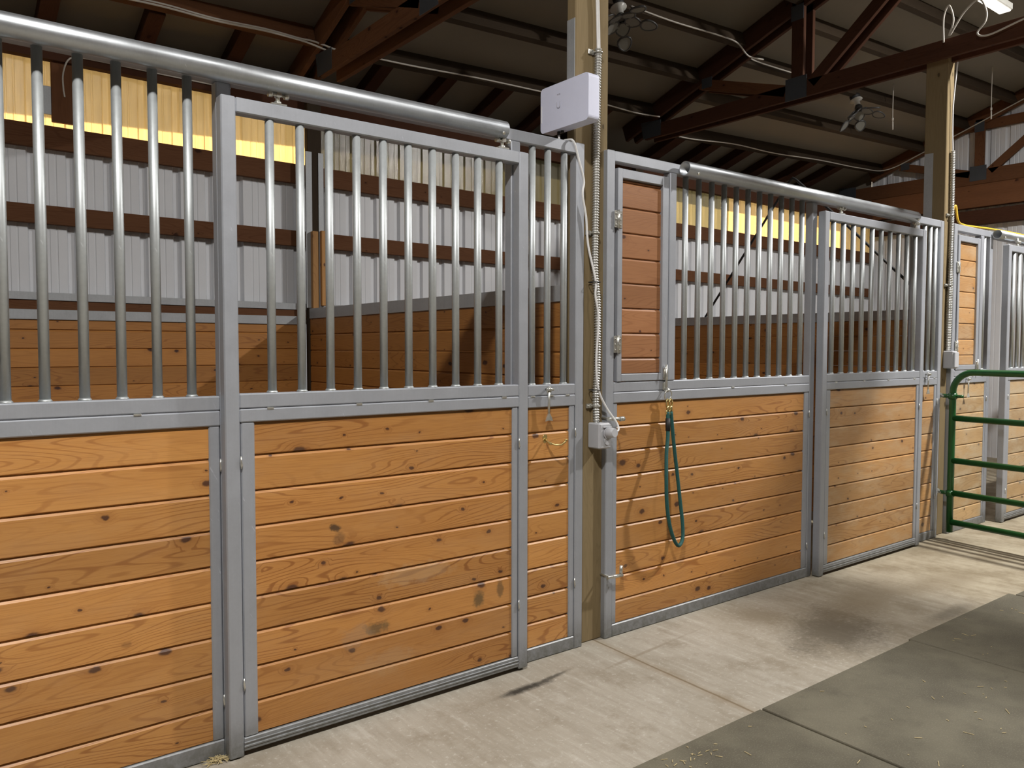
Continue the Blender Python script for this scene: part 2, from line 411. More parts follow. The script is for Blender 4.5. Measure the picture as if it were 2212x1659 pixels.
def feed_door(parent, x0, x1, mat, xlat=True):
    """hinged wooden feed door in the bar section"""
    s1, s2 = .031, .045
    f = B()
    f.box(x0, x0 + s1, -.004, .034, 1.271, 2.313); f.box(x1 - s2, x1, -.004, .034, 1.271, 2.313)
    f.box(x0 + s1, x1 - s2, -.003, .034, 2.266, 2.312); f.box(x0 + s1, x1 - s2, -.003, .034, 1.272, 1.309)
    fd = f.obj('feed_door', 'steel', parent)
    B().planks(x0 + s1 - .002, x1 - s2 + .002, .012, .032, 1.308, 2.267, [2.252 - .1235 * i for i in range(9)]).obj('wood_panel', mat, fd)
    for z in (2.022, 1.414):
        h = B(); h.box(x0 - .028, x0 - .004, -.009, -.003, z, z + .082, .001); h.box(x0 + .002, x0 + .024, -.009, -.004, z, z + .082, .001)
        h.tube([(x0 - .002, -.010, z - .004), (x0 - .002, -.010, z + .086)], .006, 10)
        for zz in (z + .014, z + .041, z + .068):
            for xx in (x0 - .018, x0 + .014): h.tube([(xx, -.008, zz), (xx, -.013, zz)], .0045, 8)
        h.obj('hinge', 'zinc', fd)
    l = B(); xx = x1 - .02
    l.box(xx - .018, xx + .018, -.010, -.004, 1.272, 1.335, .001)
    l.tube([(xx, -.014, 1.352), (xx, -.014, 1.235)], .006, 10)
    l.tube([(xx, -.014, 1.340), (xx - .016, -.020, 1.336), (xx - .022, -.020, 1.31), (xx - .022, -.016, 1.285)], .004, 8)
    l.obj('latch_bolt', 'zinc', fd)
    return fd

def sliding_door(label, x0, x1, xb, yf, lines, mat, zt=2.284, dz=0.0, th=.049, dirt=False):
    """bars over boards in a tube frame, hung from the track by two rollers"""
    t = thing('sliding_door', (x0, yf, 0), label, 'stall door')
    y0, y1 = yf, yf + th
    zm = [1.277 + dz, 1.2265 + dz, 1.2245 + dz, 1.178 + dz]
    L = .051
    member(t, 'stile', (x0, x0 + L, y0, y1, .004, zt)); member(t, 'stile', (x1 - L, x1, y0, y1, .010, zt))
    member(t, 'top_rail', (x0 + L, x1 - L, y0 + .001, y1, zt - .052, zt - .0005))
    member(t, 'middle_rail', (x0 + L, x1 - L, y0 + .001, y1, zm[1], zm[0])); member(t, 'middle_rail', (x0 + L, x1 - L, y0, y1, zm[3], zm[2]))
    member(t, 'panel_stile', (x0 + L + .004, x0 + L + .052, y0 + .004, y1, .068, zm[3])); member(t, 'panel_stile', (x1 - L - .034, x1 - L - .003, y0 + .004, y1, .068, zm[3]))
    br = B(); br.box(x0 + L, x1 - L, y0 + .002, y1, .020, .068); br.box(x0 + L, x1 - L, y0 - .001, y0 + .004, .034, .041, .001); br.box(x0 + L, x1 - L, y0 - .001, y0 + .004, .049, .054, .001)
    br.obj('bottom_rail', 'steel', t)
    B().planks(x0 + L + .050, x1 - L - .032, y0 + .011, y1 - .004, .068, zm[3] + .001, lines).obj('wood_panel', mat, t)
    bars(t, xb, y0 + .024, zm[0], zt - .052)
    w = x1 - x0
    for fx in (.155, .90):
        h = B(); x = x0 + w * fx; yc = y0 + .018
        h.box(x - .028, x + .028, yc - .014, yc + .014, zt, zt + .006, .001)
        h.tube([(x, yc, zt + .004), (x, yc, zt + .068)], .0075, 10)
        h.tube([(x, yc, zt + .004), (x, yc, zt + .014)], .013, 6)
        h.tube([(x - .030, yc - .004, zt + .036), (x + .030, yc - .004, zt + .036)], .006, 8)
        h.tube([(x, yc - .016, zt + .036), (x, yc + .012, zt + .036)], .010, 8)
        for sx in (-1, 1): h.tube([(x + sx * .022, yc - .004, zt + .036), (x + sx * .036, yc - .004, zt + .036)], .012, 8)
        h.obj('roller_hanger', 'zinc', t)
    for fx in (.12, .38, .62, .9): B().box(x0 + w * fx - .012, x0 + w * fx + .012, y0 - .002, y0 + .004, zm[1] - .008, zm[1] + .001, .001).obj('weld', 'zinc', t)
    for sx, zs in ((x0 + L + .002, (1.04, .26)), (x1 - L - .001, (1.02, .30))):
        for z in zs:
            B().tube([(sx, y0 - .0005, z - .022), (sx + .001, y0 - .002, z - .008), (sx - .001, y0 - .002, z + .006), (sx, y0 - .0005, z + .022)], .004, 8, rad=[.002, .0045, .0035, .002]).obj('weld', 'zinc', t)
    return t

def latch(parent, x, z=1.25):
    """drop pin latch dangling on the frame"""
    l = B()
    l.tube([(x, 0, z), (x, -.028, z)], .006, 8); l.tube([(x - .012, -.026, z), (x + .020, -.026, z - .002)], .008, 8)
    l.tube([(x + .012 * math.cos(a), -.020, z - .004 + .012 * math.sin(a)) for a in [2 * PI * k / 12 for k in range(12)]], .004, 8, cyc=True)
    l.tube([(x - .002, -.022, z - .008), (x - .001, -.020, z - .06), (x, -.018, z - .112)], .0055, 8)
    l.prism([(x, -.022, z - .104), (x + .016, -.022, z - .130), (x + .022, -.022, z - .147), (x, -.022, z - .143), (x - .020, -.022, z - .147), (x - .014, -.022, z - .130)], (0, .006, 0))
    return l.obj('drop_latch', 'zinc', parent)

def stall_front(label, x0, x1, lp, jamb, rj, bl, rb, board, cat='stall front', feed=None, track=None, panel_end=None):
    """welded front: solid boards below, bars above; lp = (wood x0, wood x1) of the long panel, jamb/rj = door jambs"""
    t = thing('stall_front', (x0, 0, 0), label, cat)
    y1 = .05
    member(t, 'top_rail', (x0 + T, x1 - T, .001, y1, ZTB, ZT - .0005))
    member(t, 'stile', (x0, x0 + T, 0, y1, 0, ZT)); member(t, 'stile', (x1 - T, x1, 0, y1, 0, ZT))
    member(t, 'jamb', (jamb, jamb + T, .0005, y1, 0, ZTB)); member(t, 'jamb', (rj, rj + T, .0005, y1, 0, ZTB))
    for n_, a, b_ in (('long', x0 + T, jamb), ('short', rj + T, x1 - T)):
        member(t, 'middle_rail', (a, b_, .001, y1 - .002, MU0, MU1)); member(t, 'middle_rail', (a, b_, 0, y1 - .002, ML0, ML1))
        member(t, 'bottom_rail', (a, b_, .001, y1 - .002, .001, .062))
        for f in (.22, .55, .85): B().box(a + (b_ - a) * f - .012, a + (b_ - a) * f + .012, -.003, .004, MU0 - .006, MU0 + .001, .001).obj('weld', 'zinc', t)
    w0, w1 = lp
    member(t, 'panel_stile', (x0 + T, w0, .006, y1 - .004, .062, ML0)); member(t, 'panel_stile', (w1, jamb - .002, .004, y1 - .004, .062, ML0))
    B().planks(w0 - .002, w1 + .002, .010, .034, .060, ML0 + .001, LINES_F).obj('wood_panel', board[0], t)
    s0, s1 = rj + T + .002, x1 - T - .034
    member(t, 'panel_stile', (s1, x1 - T - .002, .004, y1 - .004, .062, ML0))
    B().planks(s0, s1 + .002, .010, .034, .060, ML0 + .001, LINES_F).obj('wood_panel', board[1], t)
    bars(t, bl, .025, MU1, ZTB); bars(t, rb, .025, MU1, ZTB)
    if feed:
        feed_door(t, feed[0], feed[1], feed[3]); member(t, 'mullion', (feed[2], feed[2] + T, -.002, y1, MU1, ZTB))
    if track:
        tr = B(); yc, zc = -.043, 2.362
        tr.hollow((track[0], yc, zc), (track[1], yc, zc), .0365, .004, 24)
        tk = tr.obj('door_track', 'steel_track', t)
        for x in (track[0] + .07, track[1] - .03): B().tube([(x, yc - .030, zc - .022), (x, yc - .037, zc - .026)], .007, 8).obj('screw', 'zinc', tk)
        k = max(2, int((track[1] - track[0]) / .8))
        for i in range(k + 1):
            x = track[0] + .12 + (track[1] - track[0] - .24) * i / k
            B().box(x - .025, x + .025, yc + .033, .003, 2.345, 2.387, .001).obj('track_bracket', 'steel_dull', t)
    for sx, zs in ((jamb - .002, (1.03, .20)), (x1 - T - .001, (1.04, .32)), (rj + T, (.55,))):
        for z in zs:
            B().tube([(sx, -.0005, z - .022), (sx + .001, -.002, z - .008), (sx - .001, -.002, z + .006), (sx, -.0005, z + .022)], .004, 8, rad=[.002, .0045, .0035, .002]).obj('weld', 'zinc', t)
    return t

# ------------------------------------------------------------------ FIRST STALL (nearest)
s1 = stall_front('galvanized stall front at left, bars over honey boards, up to the near timber post',
    -.95, 2.566, (-.87, .830), .869, 2.132, [.245 - .1075 * i for i in range(10, 0, -1)] + [.245, .348, .457, .565, .673, .782], [2.268, 2.359, 2.458],
    ('board', 'board'), track=(-.99, 2.062))
latch(s1, 2.335)
h = B()
h.tube([(2.336, .016, 1.028), (2.336, .008, 1.028)], .013, 12); h.tube([(2.336, .017, 1.012), (2.336, .009, 1.012)], .011, 12)
h.tube([(2.336, .010, 1.022), (2.338, -.012, 1.006), (2.352, -.045, .996), (2.374, -.062, .997), (2.392, -.066, 1.008), (2.398, -.066, 1.018)], .0042, 8)
h.tube([(2.398, -.066, 1.014), (2.3985, -.066, 1.022)], .006, 8)
h.tube([(2.336, .010, 1.018), (2.338, -.02, .998), (2.337, -.034, 1.000)], .004, 8)
h.obj('coat_hook', 'brass', s1)
d1 = sliding_door('nearest sliding stall door, bars over nine honey boards under the thick round track',
    .868, 2.190, [1.043 + .1113 * i for i in range(10)], -.050, LINES_D, 'board_door')

# ------------------------------------------------------------------ SECOND STALL
s2 = stall_front('galvanized stall front between the two timber posts, with the teal rope hanging on it',
    2.717, 6.226, (2.800, 4.424), 4.472, 5.80, [3.312 + .1081 * i for i in range(11)], [5.971, 6.058, 6.139],
    ('board', 'board_worn'), feed=(2.786, 3.153, 3.163, 'board_red'), track=(3.224, 5.69))
latch(s2, 5.99)
rg = B(); cx, cz = 3.134, 1.196
rg.tube([(cx + .026 * math.cos(a), -.026 - .004 * math.sin(a), cz + .026 * math.sin(a)) for a in [2 * PI * k / 24 for k in range(24)]], .0036, 8, cyc=True)
rg.box(cx - .016, cx + .016, -.004, 0, 1.222, 1.258, .001); rg.tube([(cx, -.002, 1.226), (cx, -.016, 1.232), (cx, -.030, 1.226), (cx, -.030, 1.214), (cx, -.014, 1.212)], .004, 8)
rg.obj('tie_ring', 'zinc', s2)
d2 = sliding_door('worn sliding stall door between the teal rope and the green gate',
    4.528, 5.84, [4.658 + .1179 * i for i in range(10)], -.052, LINES_D, 'board_worn', zt=2.284)

# ------------------------------------------------------------------ THIRD STALL (behind the green gate)
s3 = stall_front('galvanized stall front behind the green gate at right, with pale worn boards',
    6.400, 9.90, (6.478, 7.02), 7.045, 8.42, [6.985], [8.60, 8.72, 8.84, 8.96, 9.08, 9.2, 9.32, 9.44, 9.56, 9.68, 9.8],
    ('board_pale', 'board_pale'), feed=(6.467, 6.855, 6.872, 'board_worn'), track=(7.055, 9.4))
d3 = sliding_door('pale worn sliding stall door behind the green gate, cut off by the right edge',
    7.155, 8.47, [7.310 + .1135 * i for i in range(10)], -.100, LINES_D, 'board_pale', th=.05)
latch(s3, 6.66, 1.20)

# ------------------------------------------------------------------ POSTS
p1 = thing('support_post', (2.637, .03, 0), 'square timber post between the two nearest stalls, carrying the white box and conduit', 'post')
B().box(2.53, 2.745, .030, .090, 0, 4.6, .005).obj('timber', 'post', p1)
B().box(2.5285, 2.5315, .034, .088, 2.60, 2.975, .0005).obj('steel_strap', 'steel_dull', p1)
for z in (1.095, .320):
    b = B(); b.tube([(2.698, -.036, z), (2.800, -.036, z - .004)], .009, 10)
    if z < 1: b.tube([(2.790, -.036, z - .004), (2.792, -.036, z + .045)], .008, 10)
    else: b.tube([(2.775, -.036, z - .004), (2.801, -.036, z - .004)], .013, 6)
    b.tube([(2.716, .034, z), (2.716, -.036, z)], .006, 8)
    b.obj('hinge_bolt', 'zinc', p1)
p2 = thing('support_post', (6.36, .03, 0), 'timber post behind the green gate hinge, standing up to the dark roof truss', 'post')
B().box(6.292, 6.392, .030, .195, 0, 3.72, .005).obj('timber', 'post', p2)
B().box(6.290, 6.2935, .125, .190, 2.41, 2.93, .0005).obj('steel_strap', 'steel_dull', p2)
bt = B(); bt.tube([(6.28, .02, 1.083), (6.21, -.03, 1.083)], .008, 8); bt.tube([(6.285, .03, 1.083), (6.262, .012, 1.083)], .018, 10)
bt.tube([(6.28, .02, .350), (6.215, -.03, .350)], .008, 8); bt.tube([(6.285, .03, .35), (6.262, .012, .35)], .018, 10)
bt.obj('hinge_bolt', 'zinc', p2)

# ------------------------------------------------------------------ GREEN GATE
G0 = Vector((6.219, -.095, 0)); GD = Vector((-.13, -1, 0)).normalized()
gt = thing('tube_gate', G0, 'green painted steel tube gate with five rails standing open across the aisle', 'gate')
def gp(s, z): return G0 + GD * s + Vector((0, 0, z))
LG = 3.05; r0 = .15
fr = [gp(0, .060), gp(0, .6), gp(0, 1.262 - r0)]
for k in range(1, 9):
    a = PI / 2 * k / 8; fr.append(gp(r0 * (1 - math.cos(a)), 1.262 - r0 + r0 * math.sin(a)))
fr += [gp(1.5, 1.262)]
for k in range(0, 9):
    a = PI / 2 * k / 8; fr.append(gp(LG - r0 + r0 * math.sin(a), 1.262 - r0 + r0 * math.cos(a)))
fr += [gp(LG, .6), gp(LG, .060)]
B().tube(fr, .0235, 16).obj('frame_tube', 'green', gt)
for z in (.919, .601, .357, .137): B().tube([gp(.012, z), gp(LG - .012, z)], .0225, 14).obj('rail', 'green', gt)
B().tube([gp(1.6, .137), gp(1.6, 1.25)], .017, 10).obj('brace', 'green', gt)
for z in (1.083, .352):
    b = B(); b.tube([gp(0, z - .022), gp(0, z + .022)], .030, 14); b.tube([gp(-.075, z), gp(-.02, z)], .015, 10); b.tube([gp(.02, z), gp(.075, z)], .011, 8); b.tube([gp(.066, z - .01), gp(.066, z + .01)], .015, 8)
    b.obj('hinge_collar', 'green', gt)

# ------------------------------------------------------------------ WHITE BOX, CONDUIT, OUTLET, CORD
rt = thing('network_box', (2.4825, .02, 2.455), 'flat white plastic network box fixed edge-on to the timber post', 'network box')
def rbox(b, x0, x1, y0, y1, z0, z1, r, n=5):
    pts = []
    for cy, cz, a0 in ((y1 - r, z1 - r, 0), (y0 + r, z1 - r, PI / 2), (y0 + r, z0 + r, PI), (y1 - r, z0 + r, 1.5 * PI)):
        for k in range(n + 1):
            a = a0 + PI / 2 * k / n; pts.append((x0, cy + r * math.cos(a), cz + r * math.sin(a)))
    b.prism(pts, (x1 - x0, 0, 0)); return b
b = rbox(B(), 2.450, 2.515, -.147, .186, 2.455, 2.664, .020)
es = [e for e in b.bm.edges if len(e.link_faces) == 2 and e.calc_face_angle() > .8]
bmesh.ops.bevel(b.bm, geom=es, offset=.004, segments=2, affect='EDGES')
b.obj('casing', 'router', rt)
rbox(B(), 2.515, 2.530, -.120, .170, 2.490, 2.640, .012).obj('mounting_plate', 'router', rt)
yc, zc = .055, 2.560
u = [(2.4494, yc + .0105, zc + .018), (2.4494, yc + .0105, zc)] + [(2.4494, yc + .0105 * math.cos(a), zc - .0105 * math.sin(a)) for a in [PI * k / 10 for k in range(1, 10)]] + [(2.4494, yc - .0105, zc), (2.4494, yc - .0105, zc + .018)]
B().tube(u, .0022, 6).obj('logo', 'logo', rt)
b = B()
for k, y in enumerate((.064, .058, .051, .046)): b.box(2.4488, 2.4502, y - .002, y + .002, 2.610, 2.6145, 0)
b.obj('printed_mark', 'logo', rt)
B().box(2.4485, 2.4515, .176, .182, 2.505, 2.585, .0005).obj('side_slot', 'white_cable', rt)
b = B(); b.tube([(2.486, .095, 2.458), (2.486, .095, 2.438)], .008, 10); b.tube([(2.486, .070, 2.458), (2.486, .070, 2.444)], .008, 10)
b.obj('port', 'black', rt)

def smooth(pts, n=8):
    """Catmull-Rom through the points"""
    P = [Vector(p) for p in pts]; out = []
    for i in range(len(P) - 1):
        a, b_, c, d = P[max(i - 1, 0)], P[i], P[i + 1], P[min(i + 2, len(P) - 1)]
        for k in range(n):
            t = k / n
            out.append(.5 * ((2 * b_) + (c - a) * t + (2 * a - 5 * b_ + 4 * c - d) * t * t + (3 * b_ - a - 3 * c + d) * t ** 3))
    out.append(P[-1]); return out
def cable(name, pts, r, mat, label, cat='cable', group=None, n=8):
    return tag(B().tube(smooth(pts, n), r, 8).obj(name, mat), label, cat, group)

cd = thing('power_cord', (2.486, .0, 1.04), 'white power cord from the white box down the post to the grey outlet', 'cord')
B().tube(smooth([(2.486, .095, 2.440), (2.478, .075, 2.405), (2.468, .02, 2.398), (2.476, -.020, 2.385), (2.509, -.020, 2.307), (2.544, -.018, 2.216), (2.536, -.018, 2.151), (2.563, -.014, 2.047), (2.579, -.012, 1.919), (2.618, -.022, 1.759),
   (2.617, -.024, 1.683), (2.636, -.026, 1.573), (2.623, -.026, 1.375), (2.636, -.028, 1.242), (2.686, -.032, 1.151), (2.735, -.05, 1.080), (2.738, -.064, 1.045), (2.713, -.070, 1.034)], 8), .0052, 10).obj('cable', 'white_cable', cd)
pl = B(); pl.tube([(2.668, -.060, 1.034), (2.668, -.075, 1.034), (2.668, -.110, 1.036)], .02, 14, rad=[.024, .027, .020])
pl.tube([(2.668, -.062, 1.030), (2.668, -.066, 1.030)], .029, 16); pl.tube([(2.69, -.080, 1.035), (2.715, -.070, 1.034)], .008, 8)
pl.obj('plug', 'box_grey', cd)
for i, (x, z) in enumerate(((2.627, 1.750), (2.634, 1.236))):
    tag(B().tube([(x + .027 * math.cos(a), .006 - .0 + .029 * math.sin(a) - .012, z) for a in [2 * PI * k / 16 for k in range(16)]], .0022, 6, cyc=True).obj('cable_tie', 'black'),
        ('black cable tie holding the white cord to the conduit beside the wood feed door', 'black cable tie holding the white cord just above the grey outlet box')[i], 'cable tie', 'cable ties on the conduit')

def conduit(name, pts, r, label, clamps, ztop):
    t = thing(name, pts[-1], label, 'conduit')
    P = smooth(pts, 10); L = [0]
    for a, b_ in zip(P[:-1], P[1:]): L.append(L[-1] + (b_ - a).length)
    n = int(L[-1] / .0125); path = []; rad = []
    for i in range(n * 4 + 1):
        s = L[-1] * i / (n * 4)
        j = max(k for k in range(len(L)) if L[k] <= s + 1e-9); j = min(j, len(P) - 2)
        f = (s - L[j]) / max(L[j + 1] - L[j], 1e-9); path.append(P[j].lerp(P[j + 1], f)); rad.append(r * (1.0, 1.0, .70, .70)[i % 4])
    B().tube(path, r, 12, rad=rad).obj('flexible_tube', 'conduit', t)
    for x, y, z in clamps:
        c = B(); c.tube([(x + (r + .002) * math.cos(a), y + (r + .002) * math.sin(a), z) for a in [2 * PI * k / 14 for k in range(14)]], .004, 6, cyc=True)
        c.box(x - r - .032, x - r + .002, y + r - .006, y + r + .002, z - .011, z + .011, .001); c.tube([(x - r - .018, y + r - .004, z), (x - r - .018, y + r - .014, z)], .008, 6)
        c.obj('clamp', 'zinc', t)
    return t
conduit('flexible_conduit', [(2.657, .010, 2.850), (2.653, .010, 2.65), (2.650, .010, 2.428), (2.648, .010, 2.211), (2.645, .010, 1.992), (2.645, .010, 1.80), (2.662, .010, 1.66), (2.665, .010, 1.45), (2.664, .010, 1.33), (2.655, .010, 1.20), (2.655, .004, 1.078)], .0175,
    'silver ribbed flexible conduit running down the nearest timber post', [(2.657, .010, 2.835), (2.645, .010, 1.985), (2.655, .008, 1.158)], 2.85)
ob = thing('outlet_box', (2.66, -.01, .955), 'grey electrical outlet box on the nearest timber post, with a plug in it', 'outlet')
B().box(2.622, 2.698, -.050, .030, .955, 1.078, .006).obj('box', 'box_grey', ob)
b = B(); b.box(2.626, 2.694, -.056, -.050, .960, 1.073, .002)
b.tube([(2.668, -.055, .995), (2.668, -.062, .995)], .021, 14); b.obj('cover', 'box_grey', ob)
B().box(2.640, 2.696, -.062, -.056, 1.057, 1.064, .001).obj('hinged_lid', 'box_grey', ob)
for k, dx in enumerate((0, .012)):
    cable('electrical_cable', [(2.655 + dx, .012, 2.845), (2.651 + dx, .014, 3.0), (2.643 + dx, .012, 3.12), (2.628 + dx * .6, .012, 3.35)], .0048, 'white_cable',
          ('left one of two white cables rising from the conduit top on the near post', 'right one of two white cables rising from the conduit top on the near post')[k], 'cable', 'white cables above the conduit')

# far post: conduit pair, grey box
conduit('flexible_conduit', [(6.355, .010, 2.93), (6.362, .010, 2.7), (6.368, .010, 2.4), (6.362, .010, 2.1), (6.352, .010, 1.8), (6.352, .010, 1.42)], .016,
    'silver flexible conduit on the far post, left of the pair above the box', [(6.355, .010, 2.45), (6.356, .010, 1.92)], 2.93)
conduit('flexible_conduit', [(6.368, .012, 2.15), (6.385, .012, 1.95), (6.388, .012, 1.75), (6.376, .012, 1.42)], .014,
    'silver flexible conduit on the far post, right of the pair above the box', [], 2.1)
ob2 = thing('outlet_box', (6.36, -.01, 1.28), 'small grey electrical box on the far post above the green gate', 'outlet')
B().box(6.322, 6.396, -.045, .030, 1.285, 1.42, .006).obj('box', 'box_grey', ob2)
B().box(6.326, 6.392, -.058, -.045, 1.295, 1.41, .003).obj('cover', 'box_grey', ob2)
cable('electrical_cable', [(6.355, .012, 2.93), (6.345, .014, 3.1), (6.340, .010, 3.3), (6.325, -.02, 3.58)], .0055, 'white_cable', 'single pale cable running up the far post from the silver conduit to the truss')

# ------------------------------------------------------------------ TEAL LEAD ROPE
rp = thing('lead_rope', (3.13, -.04, .40), 'teal lead rope doubled in a long loop, clipped to the ring on the second stall', 'rope')
RY = -.050
loop = smooth([(3.130, -.028, 1.108), (3.118, -.042, .994), (3.088, -.060, .902), (3.060, -.085, .786), (3.061, -.088, .668), (3.080, -.085, .570), (3.112, -.080, .488), (3.157, -.070, .427), (3.203, -.055, .407),
               (3.244, -.040, .437), (3.256, -.028, .512), (3.244, -.020, .635), (3.222, -.016, .786), (3.190, -.020, .936), (3.158, -.026, 1.108)], 8)
B().tube(loop, .0095, 12).obj('rope', 'rope', rp)
B().tube([(3.127, -.032, 1.075), (3.120, -.040, 1.012)], .0125, 12).obj('binding', 'black', rp)
for k, x in enumerate((3.130, 3.157)):
    s = B(); dy = -.028 + .003 * k
    s.tube([(x + .0105 * math.cos(a), dy, 1.106 + .012 * math.sin(a)) for a in [2 * PI * q / 14 for q in range(14)]], .0042, 8, cyc=True)
    s.tube([(x, dy, 1.116), (x, dy, 1.128), (x, dy, 1.140)], .007, 10, rad=[.008, .0095, .007])
    s.tube([(x - .008, dy, 1.136), (x - .010, dy, 1.160), (x - .002, dy, 1.176), (x + .009, dy, 1.168), (x + .010, dy, 1.148)], .0042, 8)
    s.tube([(x + .010, dy, 1.136), (x + .010, dy, 1.164)], .0040, 8)
    s.obj('snap_hook', 'brass', rp)

# ------------------------------------------------------------------ FLOOR, MATS, HAY
fl = B(); fl.box(-5, 11.6, -7.4, 3.6, -.15, 0, 0); struct(fl.obj('floor', 'floor', origin=(0, 0, 0)))
ML_ = ['left rubber mat at the bottom edge, its corner meeting the joint in the concrete', 'dark rubber mat right of the long black seam, in the foreground',
       'rubber mat second to the right of the black seam, farther up the aisle', 'farthest rubber mat, towards the green gate']
for i, (a, b_, yy, g) in enumerate(((1.44, 2.657, -.936, 0), (2.670, 3.882, -.936, 0), (3.890, 5.085, -.922, 0), (5.10, 6.30, -.955, 0))):
    mb = B(); mb.box(a, b_, yy - 1.83, yy, 0, .012, .003)
    tag(mb.obj('rubber_mat', 'mat'), ML_[i], 'mat', 'rubber mats in the aisle')
hb = B(); RR = random.Random(3)
def straw(x, y, z, l, a):
    d = Vector((math.cos(a), math.sin(a), RR.uniform(-.05, .12))); p = Vector((x, y, z))
    hb.beam(p - d * l / 2, p + d * l / 2, .0020, .0014, bev=0)
for i in range(120):
    x, y = RR.uniform(1.5, 6.1), RR.uniform(-2.5, -.95)
    if 2.655 < x < 2.672: continue
    straw(x, y, .0145, RR.choice((.006, .008, .010, .013, .018, .032)), RR.uniform(0, PI))
for i in range(20):
    straw(RR.gauss(2.15, .09), RR.gauss(-1.03, .04), .0145, RR.uniform(.008, .025), RR.uniform(0, PI))
for i in range(18):
    straw(RR.gauss(3.25, .22), RR.gauss(-1.55, .14), .0145, RR.uniform(.01, .04), RR.uniform(0, PI))
tag(hb.obj('loose_hay', 'hay'), 'loose bits of hay scattered over the dark rubber mats', 'hay', kind='stuff')
hb = B()
for i in range(34): straw(RR.gauss(.835, .018), RR.gauss(-.020, .010), RR.uniform(.003, .014), RR.uniform(.03, .07), RR.uniform(0, PI))
tag(hb.obj('hay_tuft', 'hay'), 'small tuft of hay on the concrete at the foot of the nearest door', 'hay', kind='stuff')

# ------------------------------------------------------------------ BACK WALL
YB = 3.36
def zr(x, y): return 4.70 - .346 * y + .043 * max(x, 0)
def zb(z, x): return z - .009 * (max(x, .7) - .7)
def corrugated(b, x0, x1, zf0, zf1, y, rib=.2286, depth=.026, flip=1):
    prof = []; x = x0
    k = math.floor(x0 / rib)
    while k * rib < x1:
        c = k * rib
        q = rib / .2286
        for dx, dy in ((0, 0), (.012 * q, depth), (.046 * q, depth), (.058 * q, 0), (.118 * q, 0), (.122 * q, .003), (.128 * q, .003), (.132 * q, 0), (.164 * q, 0), (.168 * q, .003), (.174 * q, .003), (.178 * q, 0)):
            if x0 <= c + dx <= x1: prof.append((c + dx, dy))
        k += 1
    prof = [(x0, 0)] + prof + [(x1, 0)]
    lo = [b.bm.verts.new((x, y + d * flip, zf0(x))) for x, d in prof]; hi = [b.bm.verts.new((x, y + d * flip, zf1(x))) for x, d in prof]
    lo2 = [b.bm.verts.new((x, y + .002 + d * flip, zf0(x))) for x, d in prof]; hi2 = [b.bm.verts.new((x, y + .002 + d * flip, zf1(x))) for x, d in prof]
    for i in range(len(prof) - 1):
        b.bm.faces.new((lo[i], lo[i + 1], hi[i + 1], hi[i])); b.bm.faces.new((lo2[i + 1], lo2[i], hi2[i], hi2[i + 1]))
        b.bm.faces.new((lo[i], lo2[i], lo2[i + 1], lo[i + 1])); b.bm.faces.new((hi[i + 1], hi2[i + 1], hi2[i], hi[i]))
    return b
bw = B(); corrugated(bw, -5, 11.5, lambda x: 0, lambda x: zb(2.87, x), YB); struct(bw.obj('wall_back', 'wall_metal', origin=(0, 0, 0)))
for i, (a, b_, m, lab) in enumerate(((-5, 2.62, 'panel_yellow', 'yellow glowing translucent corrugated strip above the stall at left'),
                                  (2.62, 6.3, 'panel_shade', 'shade-toned greyish translucent corrugated strip right of the far timber stud'),
                                  (6.3, 8.05, 'panel_half_shade', 'shade-toned translucent strip behind the left bars of the second stall'), (8.05, 11.5, 'panel_yellow', 'translucent strip glowing yellow behind the right bars of the second stall'))):
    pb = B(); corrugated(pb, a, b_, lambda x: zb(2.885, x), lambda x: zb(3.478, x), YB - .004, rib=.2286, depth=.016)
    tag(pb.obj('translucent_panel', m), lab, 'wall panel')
so_ = B()
for i in range(33):
    xa, xb_ = -5 + .5 * i, -5 + .5 * (i + 1)
    ye = lambda x: max(3.40, min(4.33, (4.70 + .043 * max(x, 0) - zb(3.48, x)) / .346 - .01))
    P_ = lambda x, y, z: (x, y, z)
    for d in (0, .012):
        so_.quad((xa, 3.27, zb(3.481, xa) + d), (xb_, 3.27, zb(3.481, xb_) + d), (xb_, ye(xb_), zb(3.481, xb_) + d), (xa, ye(xa), zb(3.481, xa) + d))
    if zr(xa, ye(xa)) - zb(3.481, xa) > .02:
        so_.quad((xa, ye(xa), zb(3.481, xa)), (xb_, ye(xb_), zb(3.481, xb_)), (xb_, ye(xb_), zr(xb_, ye(xb_)) + .01), (xa, ye(xa), zr(xa, ye(xa)) + .01))
for d in (0, .01): so_.quad((11.395 - d, 3.355, 2.5), (11.395 - d, 4.34, 2.5), (11.395 - d, 4.34, zr(11.39, 4.34) + .01), (11.395 - d, 3.355, zr(11.39, 3.355) + .01))
bmesh.ops.remove_doubles(so_.bm, verts=so_.bm.verts, dist=1e-4)
struct(so_.obj('trim_1', 'deck', origin=(0, 0, 0)))
def girt(name, x0, x1, y0, y1, za, zc, mat, label):
    b = B(); xm = (x0 + x1) / 2
    b.beam((x0, (y0 + y1) / 2, zb((za + zc) / 2, x0)), (x1, (y0 + y1) / 2, zb((za + zc) / 2, x1)), y1 - y0, zc - za)
    return tag(b.obj(name, mat), label, 'wall girt')
hd = B()
for i in range(24):
    xa, xb_ = -5 + 16.4 * i / 24, -5 + 16.4 * (i + 1) / 24
    hd.prism([(xa, 3.27, zb(3.325, xa)), (xb_, 3.27, zb(3.325, xb_)), (xb_, 3.27, zb(3.480, xb_)), (xa, 3.27, zb(3.480, xa))], (0, .065, 0))
bmesh.ops.remove_doubles(hd.bm, verts=hd.bm.verts, dist=1e-4)
tag(hd.obj('header_board', 'lumber_dark'), 'dark header board along the top of the back wall', 'wall girt')
